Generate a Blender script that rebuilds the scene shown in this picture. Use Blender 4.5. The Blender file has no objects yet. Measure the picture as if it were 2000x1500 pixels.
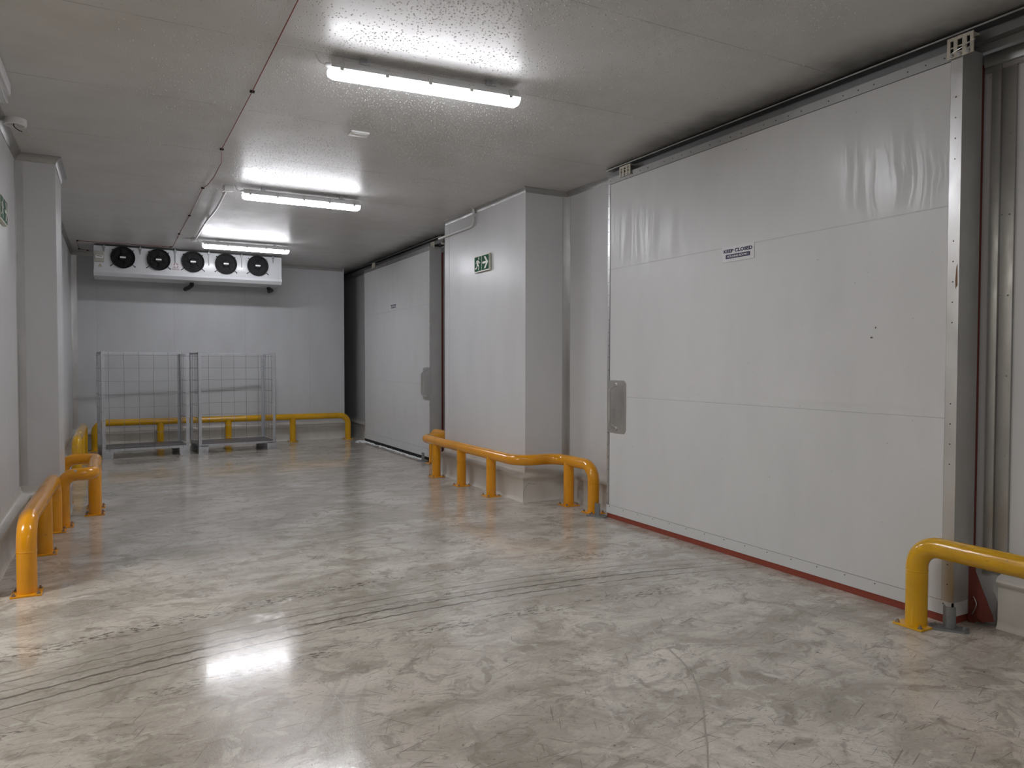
import bpy, bmesh, math, random
from mathutils import Vector, Matrix
random.seed(7)
C = bpy.context.scene.collection
sc = bpy.context.scene
PI = math.pi

# ------------------------------------------------------------------ camera
CAM_H, YAW, PITCH, ROLL, FPX = 1.483, .496, -.0276, .0016, 1428.3
cam_d = bpy.data.cameras.new('camera'); cam = bpy.data.objects.new('camera', cam_d); C.objects.link(cam)
cam_d.sensor_width = 36; cam_d.lens = FPX / 2000 * 36; cam_d.clip_start = .02
fw = Vector((math.sin(YAW) * math.cos(PITCH), math.cos(YAW) * math.cos(PITCH), math.sin(PITCH)))
r0 = Vector((math.cos(YAW), -math.sin(YAW), 0)); u0 = r0.cross(fw)
rt = math.cos(ROLL) * r0 + math.sin(ROLL) * u0; up = -math.sin(ROLL) * r0 + math.cos(ROLL) * u0
cam.matrix_world = Matrix(((rt.x, up.x, -fw.x, 0), (rt.y, up.y, -fw.y, 0), (rt.z, up.z, -fw.z, CAM_H), (0, 0, 0, 1)))
sc.camera = cam

# ------------------------------------------------------------------ world, exposure
w = bpy.data.worlds.new('world'); sc.world = w; w.use_nodes = True
w.node_tree.nodes['Background'].inputs[0].default_value = (.5, .52, .55, 1)
w.node_tree.nodes['Background'].inputs[1].default_value = .02
sc.view_settings.view_transform = 'Standard'; sc.view_settings.look = 'None'
sc.view_settings.gamma = 1; sc.view_settings.use_curve_mapping = False
sc.view_settings.exposure = 0.14

# ------------------------------------------------------------------ lamps out of view (the row goes on behind the camera and in the next bay)
LAMP_S = 69.0                                     # glow of the ceiling battens in view
def lamp(name, loc, energy, col, sx=1.27, sy=.1, rot=(0, 0, 0)):
    d = bpy.data.lights.new(name, 'AREA'); d.shape = 'RECTANGLE'; d.size = sx; d.size_y = sy; d.energy = energy; d.color = col
    o = bpy.data.objects.new(name, d); C.objects.link(o); o.location = loc; o.rotation_euler = rot
lamp('batten_lamp_behind', (1.8, .7, 3.26), 16, (1, .985, .97))
lamp('batten_lamp_rear', (1.8, -3.06, 3.26), 20, (1, .985, .97))
lamp('batten_lamp_next_bay', (-2.9, 4.45, 3.26), 120, (1, .95, .86))

# ------------------------------------------------------------------ node helpers
class NT:
    def __init__(s, name):
        m = bpy.data.materials.new(name); m.use_nodes = True; s.m = m; s.t = m.node_tree; s.n = s.t.nodes; s.l = s.t.links
        s.b = s.n['Principled BSDF']; s._pos = None
    def new(s, t, **k):
        n = s.n.new(t)
        for a, v in k.items(): setattr(n, a, v)
        return n
    def put(s, sock, v):
        if hasattr(v, 'is_linked') or isinstance(v, bpy.types.NodeSocket): s.l.new(v, sock)
        elif v is not None: sock.default_value = v
    def pos(s):
        if s._pos is None: s._pos = s.new('ShaderNodeNewGeometry').outputs['Position']
        return s._pos
    def math(s, op, a, b=None, c=None, clamp=False):
        n = s.new('ShaderNodeMath', operation=op, use_clamp=clamp)
        for i, v in enumerate((a, b, c)):
            if v is not None: s.put(n.inputs[i], v)
        return n.outputs[0]
    def xyz(s, v=None):
        n = s.new('ShaderNodeSeparateXYZ'); s.put(n.inputs[0], v or s.pos()); return n.outputs
    def comb(s, x, y, z):
        n = s.new('ShaderNodeCombineXYZ')
        for i, v in enumerate((x, y, z)): s.put(n.inputs[i], v)
        return n.outputs[0]
    def scale(s, sx, sy, sz, v=None, off=(0, 0, 0)):
        n = s.new('ShaderNodeMapping'); s.put(n.inputs[0], v or s.pos()); n.inputs['Scale'].default_value = (sx, sy, sz); n.inputs['Location'].default_value = off
        return n.outputs[0]
    def noise(s, vec=None, scale=5, detail=4, rough=.55, dist=0):
        n = s.new('ShaderNodeTexNoise'); s.put(n.inputs['Vector'], vec or s.pos())
        n.inputs['Scale'].default_value = scale; n.inputs['Detail'].default_value = detail
        n.inputs['Roughness'].default_value = rough; n.inputs['Distortion'].default_value = dist
        return n.outputs[0]
    def vor(s, vec=None, scale=5, feat='F1'):
        n = s.new('ShaderNodeTexVoronoi', feature=feat); s.put(n.inputs['Vector'], vec or s.pos()); n.inputs['Scale'].default_value = scale
        return n.outputs
    def ramp(s, v, lo, hi, a=0., b=1., smooth=True):
        n = s.new('ShaderNodeMapRange'); n.interpolation_type = 'SMOOTHSTEP' if smooth else 'LINEAR'
        for i, x in enumerate((v, lo, hi, a, b)): s.put(n.inputs[i], x)
        return n.outputs[0]
    def mix(s, f, a, b, mode='MIX'):
        n = s.new('ShaderNodeMix', data_type='RGBA', blend_type=mode); s.put(n.inputs['Factor'], f)
        for k, v in ((6, a), (7, b)):
            s.put(n.inputs[k], (*v, 1) if isinstance(v, tuple) and len(v) == 3 else v)
        return n.outputs[2]
    def bump(s, h, strength=.3, dist=.01, prev=None):
        n = s.new('ShaderNodeBump'); n.inputs['Strength'].default_value = strength; n.inputs['Distance'].default_value = dist
        s.put(n.inputs['Height'], h)
        if prev is not None: s.l.new(prev, n.inputs['Normal'])
        return n.outputs[0]
    def set(s, **k):
        names = dict(color='Base Color', rough='Roughness', metal='Metallic', normal='Normal', emis='Emission Color', es='Emission Strength', coat='Coat Weight', cr='Coat Roughness', spec='Specular IOR Level')
        for a, v in k.items():
            if isinstance(v, tuple) and len(v) == 3: v = (*v, 1)
            s.put(s.b.inputs[names[a]], v)
        return s.m
    def line(s, coord, off, period, width):            # 1 on thin lines every period
        f = s.math('FRACT', s.math('ADD', s.math('DIVIDE', s.math('SUBTRACT', coord, off), period), .5))
        d = s.math('MULTIPLY', s.math('ABSOLUTE', s.math('SUBTRACT', f, .5)), period)
        return s.ramp(d, width * .4, width, 1, 0)

def simple(name, col, rough=.5, metal=0., **k):
    t = NT(name); return t.set(color=col, rough=rough, metal=metal, **k)

WHITE = (.67, .672, .678)
def panel_mat(name, col, axis=None, off=0, period=1.2, width=.004, streak=0., zlo=2.38, rough=.34, dirt=.06, micro=True, lineamt=.22):
    t = NT(name); p = t.xyz()
    n = t.noise(t.scale(1.2, 1.2, .5), 2.5, 5)
    c = t.mix(t.ramp(n, .35, .75), col, tuple(x * (1 - dirt) for x in col))
    sp = t.noise(t.scale(1, 1, 1), 38, 3); c = t.mix(t.ramp(sp, .735, .76), c, tuple(x * .6 for x in col))
    nor = None
    if micro:
        nor = t.bump(t.noise(t.scale(1, 1, .6), 2.2, 2), .03, .01)
    if axis is not None:
        ln = t.line(p[axis], off, period, width)
        c = t.mix(t.math('MULTIPLY', ln, lineamt), c, (.2, .2, .2)); nor = t.bump(ln, .35, -.003, nor)
    r = t.ramp(t.noise(t.scale(3, 3, .5), 2, 3), .3, .7, rough - .03, rough + .03)
    if streak > 0:                                     # runs of condensation on the upper leaf
        wob = t.noise(t.scale(2.5, 2.5, 1.6), 1.6, 3)
        base = t.math('ADD', t.math('ADD', p[0], p[1]), t.math('MULTIPLY', t.math('SUBTRACT', wob, .5), .16))
        run = t.noise(t.comb(t.math('MULTIPLY', base, 36), 0., t.math('MULTIPLY', p[2], .55)), 1.0, 3, .62)
        run = t.ramp(run, .49, .53)
        zm = t.math('MULTIPLY', t.ramp(p[2], zlo - .12, zlo + .12), streak)
        drop = t.ramp(t.vor(None, 95)[0], .12, .34, 1, 0)
        r = t.math('ADD', t.math('MULTIPLY', r, t.math('SUBTRACT', 1, zm)), t.math('MULTIPLY', t.ramp(run, 0, 1, .285, .55), zm))
        nor = t.bump(t.math('MULTIPLY', drop, t.math('MULTIPLY', t.math('SUBTRACT', 1, run), zm)), .10, .002, nor)
    return t.set(color=c, rough=r, normal=nor)

def ceiling_mat():
    t = NT('ceiling_panel'); p = t.xyz()
    col = (.60, .595, .585)
    n = t.noise(t.scale(.8, .8, .8), 2.2, 5)
    c = t.mix(t.ramp(n, .35, .75), col, (.545, .535, .52))
    ln = t.line(p[1], 5.77, 1.265, .006)
    c = t.mix(t.math('MULTIPLY', ln, t.ramp(t.noise(None, 3, 2), .35, .6, .15, .6)), c, (.2, .19, .18))
    # grime along the sliding tracks
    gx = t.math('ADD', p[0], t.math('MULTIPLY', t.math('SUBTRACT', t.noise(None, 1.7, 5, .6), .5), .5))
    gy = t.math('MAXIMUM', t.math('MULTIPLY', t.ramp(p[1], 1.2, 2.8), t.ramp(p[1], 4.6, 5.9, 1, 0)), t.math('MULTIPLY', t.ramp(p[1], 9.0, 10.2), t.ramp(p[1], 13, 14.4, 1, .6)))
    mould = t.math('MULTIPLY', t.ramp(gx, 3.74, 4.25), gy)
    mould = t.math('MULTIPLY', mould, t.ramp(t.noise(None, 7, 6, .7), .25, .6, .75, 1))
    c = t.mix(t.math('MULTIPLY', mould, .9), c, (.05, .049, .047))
    nor = t.bump(ln, .4, -.003)
    fine = t.ramp(t.vor(t.scale(1, 1, 0), 120)[0], .1, .4, 1, 0)
    fine = t.math('MULTIPLY', fine, t.math('MULTIPLY', t.ramp(p[0], .2, 1.2), t.ramp(t.noise(None, 1.1, 3), .42, .6)))
    nor = t.bump(fine, .06, .002, nor)
    return t.set(color=c, rough=t.ramp(t.noise(None, 5, 3), .3, .7, .34, .44), normal=nor)

def floor_mat():
    t = NT('floor_resin'); p = t.xyz()
    x, y = p[0], p[1]
    warp = t.noise(t.scale(1, 1, 1), 1.3, 4, .6)
    xw = t.math('ADD', x, t.math('MULTIPLY', warp, .5)); yw = t.math('ADD', y, t.math('MULTIPLY', t.noise(t.scale(1, 1, 1, None, (5, 9, 0)), 1.6, 4, .6), .4))
    wv = t.comb(xw, yw, 0.)
    a = t.noise(t.scale(.8, 1.2, 1, wv), 1.5, 8, .66, .5)
    b = t.noise(t.scale(1.0, 1.9, 1, wv, (3, 1, 0)), 2.4, 9, .70, .9)
    e = t.noise(t.scale(1.2, 1.5, 1, wv, (7, 4, 0)), 5.0, 8, .68, .8)
    g = t.noise(t.scale(1, 1, 1, None, (1, 8, 0)), 60, 3, .6)
    c = t.mix(t.ramp(a, .36, .62), (.635, .592, .532), (.42, .383, .335))
    c = t.mix(t.math('MULTIPLY', t.ramp(b, .52, .61), .6), c, (.32, .29, .245))
    c = t.mix(t.math('MULTIPLY', t.ramp(b, .38, .44, 1, 0), t.ramp(y, 3.2, 6, .55, .15)), c, (.70, .67, .61))
    c = t.mix(t.math('MULTIPLY', t.ramp(e, .52, .63), .62), c, (.25, .225, .19))
    c = t.mix(t.math('MULTIPLY', t.ramp(e, .36, .42, 1, 0), t.ramp(y, 3.2, 5.2, .35, .05)), c, (.68, .65, .59))
    c = t.mix(t.ramp(g, .3, .7, .0, .16), c, (.2, .18, .155))
    # far half dulled and greyer
    c = t.mix(t.ramp(y, 5.0, 7.0, 0, .12), c, (.40, .38, .35))
    # curved sweeps of scuffing from turning wheels
    for cx, cy, k, st in ((2.6, 2.4, 10, .34), (.2, 1.6, 8, .28), (3.3, 6.2, 7, .22)):
        ra = t.math('POWER', t.math('ADD', t.math('POWER', t.math('SUBTRACT', x, cx), 2), t.math('POWER', t.math('SUBTRACT', y, cy), 2)), .5)
        rings = t.noise(t.comb(t.math('MULTIPLY', ra, k), t.math('MULTIPLY', x, .6), t.math('MULTIPLY', y, .6)), 1, 6, .68)
        c = t.mix(t.math('MULTIPLY', t.ramp(rings, .56, .66), st), c, (.27, .24, .205))
    # fine dark specks and scratches
    sp = t.noise(t.scale(1, 1.8, 1), 34, 5, .66)
    c = t.mix(t.math('MULTIPLY', t.ramp(sp, .61, .66), t.ramp(e, .38, .58, .25, .9)), c, (.13, .115, .095))
    for ang, off, cut in ((.35, 0, .66), (-.55, 5, .665), (-.9, 7, .675), (1.1, 9, .685), (.05, 3, .66)):
        ca, sa = math.cos(ang), math.sin(ang)
        u = t.math('ADD', t.math('MULTIPLY', x, ca), t.math('MULTIPLY', y, sa)); v = t.math('SUBTRACT', t.math('MULTIPLY', y, ca), t.math('MULTIPLY', x, sa))
        s_ = t.noise(t.comb(t.math('MULTIPLY', u, 3.5), t.math('MULTIPLY', v, 75), float(off)), 1, 3, .5)
        c = t.mix(t.math('MULTIPLY', t.ramp(s_, cut, cut + .04), .6), c, (.16, .14, .12))
    # tyre tracks running across to the door
    dx = t.math('SUBTRACT', x, 1.93)
    v = t.math('ADD', y, t.math('MULTIPLY', t.math('MULTIPLY', dx, dx), .06))
    saw = t.math('FRACT', t.math('MULTIPLY', x, 8.5))
    v = t.math('ADD', v, t.math('ADD', t.math('MULTIPLY', t.math('MULTIPLY', saw, t.math('SUBTRACT', 1, saw)), .034), t.math('MULTIPLY', t.noise(None, 13, 4), .030)))
    brk = t.noise(t.scale(1.6, 14, 1), 1.6, 6, .72)
    fade = t.math('MULTIPLY', t.ramp(x, -1.4, -.6, .6, 1), t.ramp(x, 3.0, 4.3, 1, .25))
    tot = 0.
    for v0, wd, st in ((4.437, .010, .75), (4.325, .011, .7), (4.236, .017, 1.), (4.118, .012, 1.), (4.02, .009, .5), (4.55, .009, .45)):
        d = t.math('ABSOLUTE', t.math('SUBTRACT', v, v0))
        tot = t.math('MAXIMUM', tot, t.math('MULTIPLY', t.ramp(d, wd * .3, wd, st, 0), t.ramp(brk, .33, .50, .12, 1)))
    dots = t.ramp(t.noise(t.scale(20, 46, 1), 1.0, 4, .62), .53, .58)
    for v0, wd in ((4.78, .11), (3.80, .10), (4.27, .12)):
        d = t.math('ABSOLUTE', t.math('SUBTRACT', v, v0))
        tot = t.math('MAXIMUM', tot, t.math('MULTIPLY', t.math('MULTIPLY', t.ramp(d, wd * .4, wd, .95 if wd != .12 else .5, 0), dots), t.ramp(t.noise(t.scale(1.3, 3, 1, None, (2, v0, 0)), 1.5, 3), .38, .55)))
    d = t.math('ABSOLUTE', t.math('SUBTRACT', v, 4.25))
    haze = t.math('MULTIPLY', t.ramp(d, .1, .65, .38, 0), t.ramp(brk, .3, .6))
    c = t.mix(t.math('MULTIPLY', haze, fade), c, (.33, .305, .265))
    c = t.mix(t.math('MULTIPLY', t.math('MULTIPLY', tot, fade), .9), c, (.085, .075, .064))
    # damp film: smoother where dark, dulled where scuffed
    puddle = t.math('MULTIPLY', t.math('MULTIPLY', t.ramp(y, 2.0, 2.6), t.ramp(y, 4.0, 5.0, 1, 0)), t.math('MULTIPLY', t.ramp(x, -1.5, -.6), t.ramp(x, 1.2, 2.2, 1, 0)))
    wetn = t.ramp(t.math('ADD', t.noise(t.scale(1, 1.8, 1, wv), 2.6, 8, .70), t.math('MULTIPLY', puddle, .12)), .44, .54)
    c = t.mix(t.math('MULTIPLY', t.math('MULTIPLY', wetn, puddle), .14), c, (.30, .275, .235))
    r = t.math('ADD', t.ramp(b, .38, .62, .05, .09), t.ramp(e, .4, .65, .0, .03))
    r = t.math('ADD', r, t.math('MULTIPLY', t.math('SUBTRACT', 1, wetn), t.ramp(y, 4.5, 6.0, .14, .05)))
    nor = t.bump(t.noise(t.scale(1, 1, 1), 55, 4, .62), .03, .003)
    nor = t.bump(t.noise(t.scale(1.6, 3, 1), 14, 3, .55), .02, .004, nor)
    nor = t.bump(t.math('MULTIPLY', t.ramp(t.noise(t.scale(1, 1, 1, None, (6, 6, 0)), 120, 3, .6), .45, .6), t.ramp(y, 2, 5.2, 1, 0)), .14, .0012, nor)
    nor = t.bump(b, .03, .01, nor)
    return t.set(color=c, rough=r, normal=nor, spec=.5)

def metal_mat(name, col, rough, bumpy=.04, sc_=60, spangle=0, metal=.92):
    t = NT(name)
    n = t.noise(t.scale(1, 1, .5), 5, 6, .65)
    c = t.mix(t.ramp(n, .35, .7), col, tuple(v * .9 for v in col))
    st = t.noise(t.scale(1, 1, 1), 26, 4, .6)
    c = t.mix(t.math('MULTIPLY', t.ramp(st, .66, .72), .12), c, tuple(v * .5 for v in col))
    if spangle:
        vo = t.vor(None, 70); g = t.xyz(vo['Color'])[0]
        c = t.mix(t.math('MULTIPLY', g, spangle), c, tuple(min(1, v * 1.4) for v in col))
    r = t.ramp(t.noise(t.scale(1, 1, .6), 12, 3), .3, .7, rough - .05, rough + .06)
    return t.set(color=c, rough=r, metal=metal, normal=t.bump(t.noise(None, sc_, 3), bumpy, .002))

def paint_mat(name, col):
    t = NT(name)
    n = t.noise(None, 3.2, 5)
    c = t.mix(t.ramp(n, .4, .75), col, tuple(v * .84 for v in col))
    ch = t.noise(None, 24, 4, .6)
    c = t.mix(t.ramp(ch, .725, .74), c, (.16, .11, .06))
    ch2 = t.noise(t.scale(1, 1, 1, None, (4, 2, 1)), 11, 4, .55)
    c = t.mix(t.ramp(ch2, .765, .775), c, (.40, .40, .39))
    nor = t.bump(t.noise(None, 14, 2), .03, .02)
    return t.set(color=c, rough=t.ramp(n, .3, .7, .17, .26), normal=nor, coat=.3, cr=.12)

M = {}
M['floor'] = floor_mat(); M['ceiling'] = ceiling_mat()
M['back'] = panel_mat('wall_panel_back', (.60, .61, .625), 0, .92, 1.2)
M['side'] = panel_mat('wall_panel_side', WHITE, 1, .4, 1.2, .003)
M['plain'] = panel_mat('pillar_panel', WHITE, rough=.315)
M['door'] = panel_mat('door_panel', (.685, .688, .69), 2, 1.174, 1.21, .005, streak=1., zlo=2.42)
M['kerb'] = panel_mat('kerb_resin', (.64, .62, .575), rough=.33, dirt=.16, micro=False)
M['kick'] = simple('white_sheet', (.66, .665, .665), .32)
M['alu'] = metal_mat('aluminium', (.64, .635, .625), .345, .04, 40)
M['alu_dull'] = metal_mat('dull_aluminium', (.43, .425, .415), .40, .06, 30, 0, .85)
M['alu_side'] = metal_mat('brushed_aluminium_side', (.52, .52, .51), .42, .03, 30, 0, .4)
M['rivet'] = simple('rivet_grey', (.13, .125, .12), .4, .5)
M['track'] = metal_mat('dark_track_metal', (.25, .25, .25), .45, .04, 30, 0, .8)  # darker metal tone over the whole track
M['steel'] = metal_mat('stainless_steel', (.56, .55, .53), .36, .02, 60, 0, .8)
M['galv'] = metal_mat('galvanised_steel', (.47, .48, .50), .42, .06, 60, .4, .55)
M['wire'] = metal_mat('mesh_wire', (.27, .275, .285), .45, .02, 60, 0, .6)
M['sheet'] = simple('dark_tray_sheet', (.115, .12, .13), .35, .4)
M['orange'] = paint_mat('orange_yellow_paint', (.80, .335, .006))
M['yellow'] = paint_mat('signal_yellow_paint', (.74, .40, .006))
M['bolt'] = simple('bolt_metal', (.35, .30, .25), .4, .8)
M['rubber_red'] = simple('red_rubber', (.27, .05, .028), .6)
M['rubber_shaded'] = simple('shaded_red_rubber', (.16, .03, .02), .6)  # red rubber copy with shade put into its colour, for side gasket and flap
M['galv_dark'] = metal_mat('weathered_galvanised', (.27, .28, .29), .5, .05, 60, .2, .7)
M['black'] = simple('black_plastic', (.009, .009, .010), .6, 0, spec=.25)
M['dark'] = simple('dark_metal', (.010, .010, .011), .6, 0, spec=.25)
M['pipe'] = simple('pipe_insulation', (.012, .012, .012), .7)
M['housing'] = simple('grey_housing', (.72, .72, .725), .4)
M['white'] = simple('white_plastic', (.76, .76, .75), .35)
M['cream'] = simple('cream_plastic', (.62, .58, .49), .45)
M['boxgrey'] = simple('box_grey', (.42, .41, .35), .45)
M['cooler'] = simple('cooler_enamel', (.66, .67, .69), .2)
M['frost'] = simple('frost_white', (.82, .84, .86), .6)
M['navy'] = simple('navy_print', (.012, .014, .07), .4)
M['signwhite'] = simple('sign_white', (.74, .73, .74), .3)
M['green'] = simple('sign_green', (.022, .105, .06), .5, 0, spec=.06)
M['glow'] = simple('sign_pale', (.60, .61, .50), .3)
M['red'] = simple('red_cable', (.22, .035, .02), .5)
M['logo'] = simple('logo_print', (.16, .10, .11), .4)
M['logopale'] = simple('logo_ground', (.60, .56, .57), .35)
M['yellowlab'] = simple('warning_yellow', (.62, .55, .32), .4)
M['print'] = simple('dark_print', (.05, .05, .05), .5)
M['rust'] = simple('rusty_edge', (.20, .10, .05), .7)
def lens_mat():
    t = NT('clear_ribbed_lens'); return t.set(color=(.75, .77, .78), rough=.08, metal=.35)
M['lens'] = lens_mat()
def diff_mat():
    t = NT('lamp_diffuser');     nz = t.xyz(t.new('ShaderNodeNewGeometry').outputs['Normal'])[2]     # the strip of diodes shines mainly downwards
    return t.set(color=(.9, .9, .9), rough=.4, emis=(.965, .975, 1.03), es=t.math('MULTIPLY', t.ramp(nz, -.80, -.10, 1.15, .03), LAMP_S))
M['diff'] = diff_mat()

# ------------------------------------------------------------------ geometry helpers
ORG = {}
def V(*a): return Vector(a)
class MB:
    def __init__(s): s.bm = bmesh.new()
    def box(s, x0, x1, y0, y1, z0, z1, bev=0):
        r = bmesh.ops.create_cube(s.bm, size=1)['verts']
        for v in r: v.co = Vector(((x0 + x1) / 2 + v.co.x * (x1 - x0), (y0 + y1) / 2 + v.co.y * (y1 - y0), (z0 + z1) / 2 + v.co.z * (z1 - z0)))
        if bev:
            es = list({e for v in r for e in v.link_edges})
            bmesh.ops.bevel(s.bm, geom=es, offset=bev, segments=2, affect='EDGES', profile=.6)
        return s
    def ring(s, c, a, b, r, n): return [s.bm.verts.new(c + a * (r * math.cos(2 * PI * i / n)) + b * (r * math.sin(2 * PI * i / n))) for i in range(n)]
    def tube(s, path, r, n=16, cap=True):
        P = [Vector(p) for p in path]; rr = r if isinstance(r, (list, tuple)) else [r] * len(P)
        t = (P[1] - P[0]).normalized(); a = t.orthogonal().normalized(); rings = []
        for i, p in enumerate(P):
            if i == 0: tn = (P[1] - P[0])
            elif i == len(P) - 1: tn = (P[-1] - P[-2])
            else: tn = (P[i + 1] - P[i]).normalized() + (P[i] - P[i - 1]).normalized()
            tn.normalize(); a = (a - tn * a.dot(tn)).normalized(); b = tn.cross(a)
            rings.append(s.ring(p, a, b, rr[i], n))
        for A, B in zip(rings, rings[1:]):
            for i in range(n): s.bm.faces.new((A[i], A[(i + 1) % n], B[(i + 1) % n], B[i]))
        if cap: s.bm.faces.new(rings[0][::-1]); s.bm.faces.new(rings[-1])
        return s
    def cyl(s, p0, p1, r, n=16, r2=None): return s.tube([p0, p1], [r, r if r2 is None else r2], n)
    def lathe(s, o, ax, prof, n=28):                     # prof: (radius, height) pairs along ax
        o = Vector(o); ax = Vector(ax).normalized(); a = ax.orthogonal().normalized(); b = ax.cross(a); R = []
        for rad, h in prof: R.append(s.ring(o + ax * h, a, b, max(rad, .0001), n))
        for A, B in zip(R, R[1:]):
            for i in range(n): s.bm.faces.new((A[i], A[(i + 1) % n], B[(i + 1) % n], B[i]))
        return s
    def prism(s, pts, o, u, v, n, d0, d1):
        o, u, v, n = map(Vector, (o, u, v, n))
        A = [s.bm.verts.new(o + u * p[0] + v * p[1] + n * d0) for p in pts]; B = [s.bm.verts.new(o + u * p[0] + v * p[1] + n * d1) for p in pts]
        k = len(pts); s.bm.faces.new(A[::-1]); s.bm.faces.new(B)
        for i in range(k): s.bm.faces.new((A[i], A[(i + 1) % k], B[(i + 1) % k], B[i]))
        return s
    def sphere(s, c, r, sub=2, sq=(1, 1, 1)):
        q = bmesh.ops.create_icosphere(s.bm, subdivisions=sub, radius=r)['verts']
        for v in q: v.co = Vector((v.co.x * sq[0], v.co.y * sq[1], v.co.z * sq[2])) + Vector(c)
        return s
    def sweep(s, path, prof, side, closed_ends=True):     # path 2D polyline, prof (offset, z); side +1 = left of travel
        P = [Vector((p[0], p[1])) for p in path]; R = []
        for i, p in enumerate(P):
            d0 = (P[i] - P[i - 1]).normalized() if i else None; d1 = (P[i + 1] - P[i]).normalized() if i < len(P) - 1 else None
            n0 = Vector((-d0.y, d0.x)) * side if d0 else None; n1 = Vector((-d1.y, d1.x)) * side if d1 else None
            if n0 is None: m = n1
            elif n1 is None: m = n0
            else: m = (n0 + n1) / max(.2, 1 + n0.dot(n1))
            R.append([s.bm.verts.new((p.x + m.x * o, p.y + m.y * o, z)) for o, z in prof])
        k = len(prof)
        for A, B in zip(R, R[1:]):
            for i in range(k): s.bm.faces.new((A[i], A[(i + 1) % k], B[(i + 1) % k], B[i]))
        if closed_ends: s.bm.faces.new(R[0]); s.bm.faces.new(R[-1][::-1])
        return s
    def build(s, name, mat, parent=None, org=(0, 0, 0), sharp=35):
        bmesh.ops.recalc_face_normals(s.bm, faces=s.bm.faces)
        o_ = Vector(ORG.get(parent.name, (0, 0, 0))) if parent else Vector(org)
        for v in s.bm.verts: v.co -= o_
        me = bpy.data.meshes.new(name); s.bm.to_mesh(me); s.bm.free()
        me.polygons.foreach_set('use_smooth', [True] * len(me.polygons)); me.set_sharp_from_angle(angle=math.radians(sharp))
        me.materials.append(M[mat]); o = bpy.data.objects.new(name, me); C.objects.link(o)
        if parent: o.parent = parent; ORG[o.name] = ORG.get(parent.name, (0, 0, 0))
        else: o.location = o_; ORG[o.name] = tuple(o_)
        return o
def fillet(pts, rads, n=8):
    P = [Vector(p) for p in pts]; out = [P[0]]
    for i in range(1, len(P) - 1):
        r = rads[i - 1] if isinstance(rads, (list, tuple)) else rads
        a = (P[i - 1] - P[i]); b = (P[i + 1] - P[i]); la, lb = a.length, b.length; a.normalize(); b.normalize()
        ang = a.angle(b)
        if ang > PI - .02: out.append(P[i]); continue
        t = min(r / math.tan(ang / 2), la * .49, lb * .49); rr = t * math.tan(ang / 2)
        cen = P[i] + (a + b).normalized() * (rr / math.sin(ang / 2))
        s, e = P[i] + a * t - cen, P[i] + b * t - cen; tot = s.angle(e)
        for k in range(n + 1):
            f = k / n; out.append(cen + (s * math.sin((1 - f) * tot) + e * math.sin(f * tot)) / math.sin(tot))
    out.append(P[-1]); return out
def thing(name, label, cat, loc=(0, 0, 0), group=None, kind=None):
    o = bpy.data.objects.new(name, None); C.objects.link(o); o.location = loc; o.empty_display_size = .1
    ORG[o.name] = tuple(loc); return tag(o, label, cat, group, kind)
def tag(o, label, cat, group=None, kind=None):
    o['label'] = label; o['category'] = cat
    if group: o['group'] = group
    if kind: o['kind'] = kind
    return o
def struct(name, mb, mat, label, cat, parent=None):
    o = mb.build(name, mat, parent); return tag(o, label, cat, None, 'structure')
def text_mesh(name, body, size, mat, o, u, v, n, bold=0., parent=None, width=None):
    cu = bpy.data.curves.new(name, 'FONT'); cu.body = body; cu.size = size; cu.align_x = 'CENTER'; cu.align_y = 'CENTER'; cu.offset = bold; cu.extrude = .0006; cu.resolution_u = 4
    ob = bpy.data.objects.new(name + '_tmp', cu); C.objects.link(ob)
    bpy.context.view_layer.update()
    me = bpy.data.meshes.new_from_object(ob.evaluated_get(bpy.context.evaluated_depsgraph_get()))
    C.objects.unlink(ob); bpy.data.objects.remove(ob); bpy.data.curves.remove(cu)
    xs = [p.co.x for p in me.vertices]; ys = [p.co.y for p in me.vertices]
    k = 1. if width is None else width / (max(xs) - min(xs)); cx, cy = (max(xs) + min(xs)) / 2, (max(ys) + min(ys)) / 2
    o, u, v, n = map(Vector, (o, u, v, n)); g = Vector(ORG.get(parent.name, (0, 0, 0))) if parent else Vector()
    for p in me.vertices: p.co = o + u * ((p.co.x - cx) * k) + v * (p.co.y - cy) + n * p.co.z - g
    me.materials.clear(); me.materials.append(M[mat]); me.name = name
    r = bpy.data.objects.new(name, me); C.objects.link(r)
    if parent: r.parent = parent; ORG[r.name] = ORG.get(parent.name, (0, 0, 0))
    return r
def dup(root, loc, rz=0, label=None):
    r = root.copy(); C.objects.link(r); r.location = loc; r.rotation_euler = (0, 0, rz)
    if label: r['label'] = label
    for ch in list(root.children):
        c = ch.copy(); C.objects.link(c); c.parent = r
        for g in list(ch.children):
            d = g.copy(); C.objects.link(d); d.parent = c
    return r

# ------------------------------------------------------------------ setting
ZC = 3.37; XR = 4.40; YB = 14.42
struct('floor', MB().box(-6.2, 4.6, -4.2, 17.2, -.12, 0), 'floor', 'pale glossy resin floor with tyre tracks, scuffs and wet patches', 'floor')
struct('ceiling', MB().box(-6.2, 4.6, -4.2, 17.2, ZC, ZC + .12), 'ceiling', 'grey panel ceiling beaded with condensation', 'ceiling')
struct('wall_right', MB().box(XR, XR + .16, -4.1, 17.1, 0, ZC), 'side', 'white panel wall on the right, carrying the sliding doors', 'wall')
struct('wall_back', MB().box(-.84, 4.0, YB, YB + .16, 0, ZC), 'back', 'grey-white panel wall at the far end behind the cages', 'wall')
mb = MB(); mb.box(-.94, -.78, 5.53, 8.2, 0, ZC); mb.box(-.81, -.65, 8.2, YB, 0, ZC); mb.box(-.94, -.78, -4.1, 1.9, 0, ZC); mb.box(-.94, -.78, 1.9, 5.53, 3.05, ZC)
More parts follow.
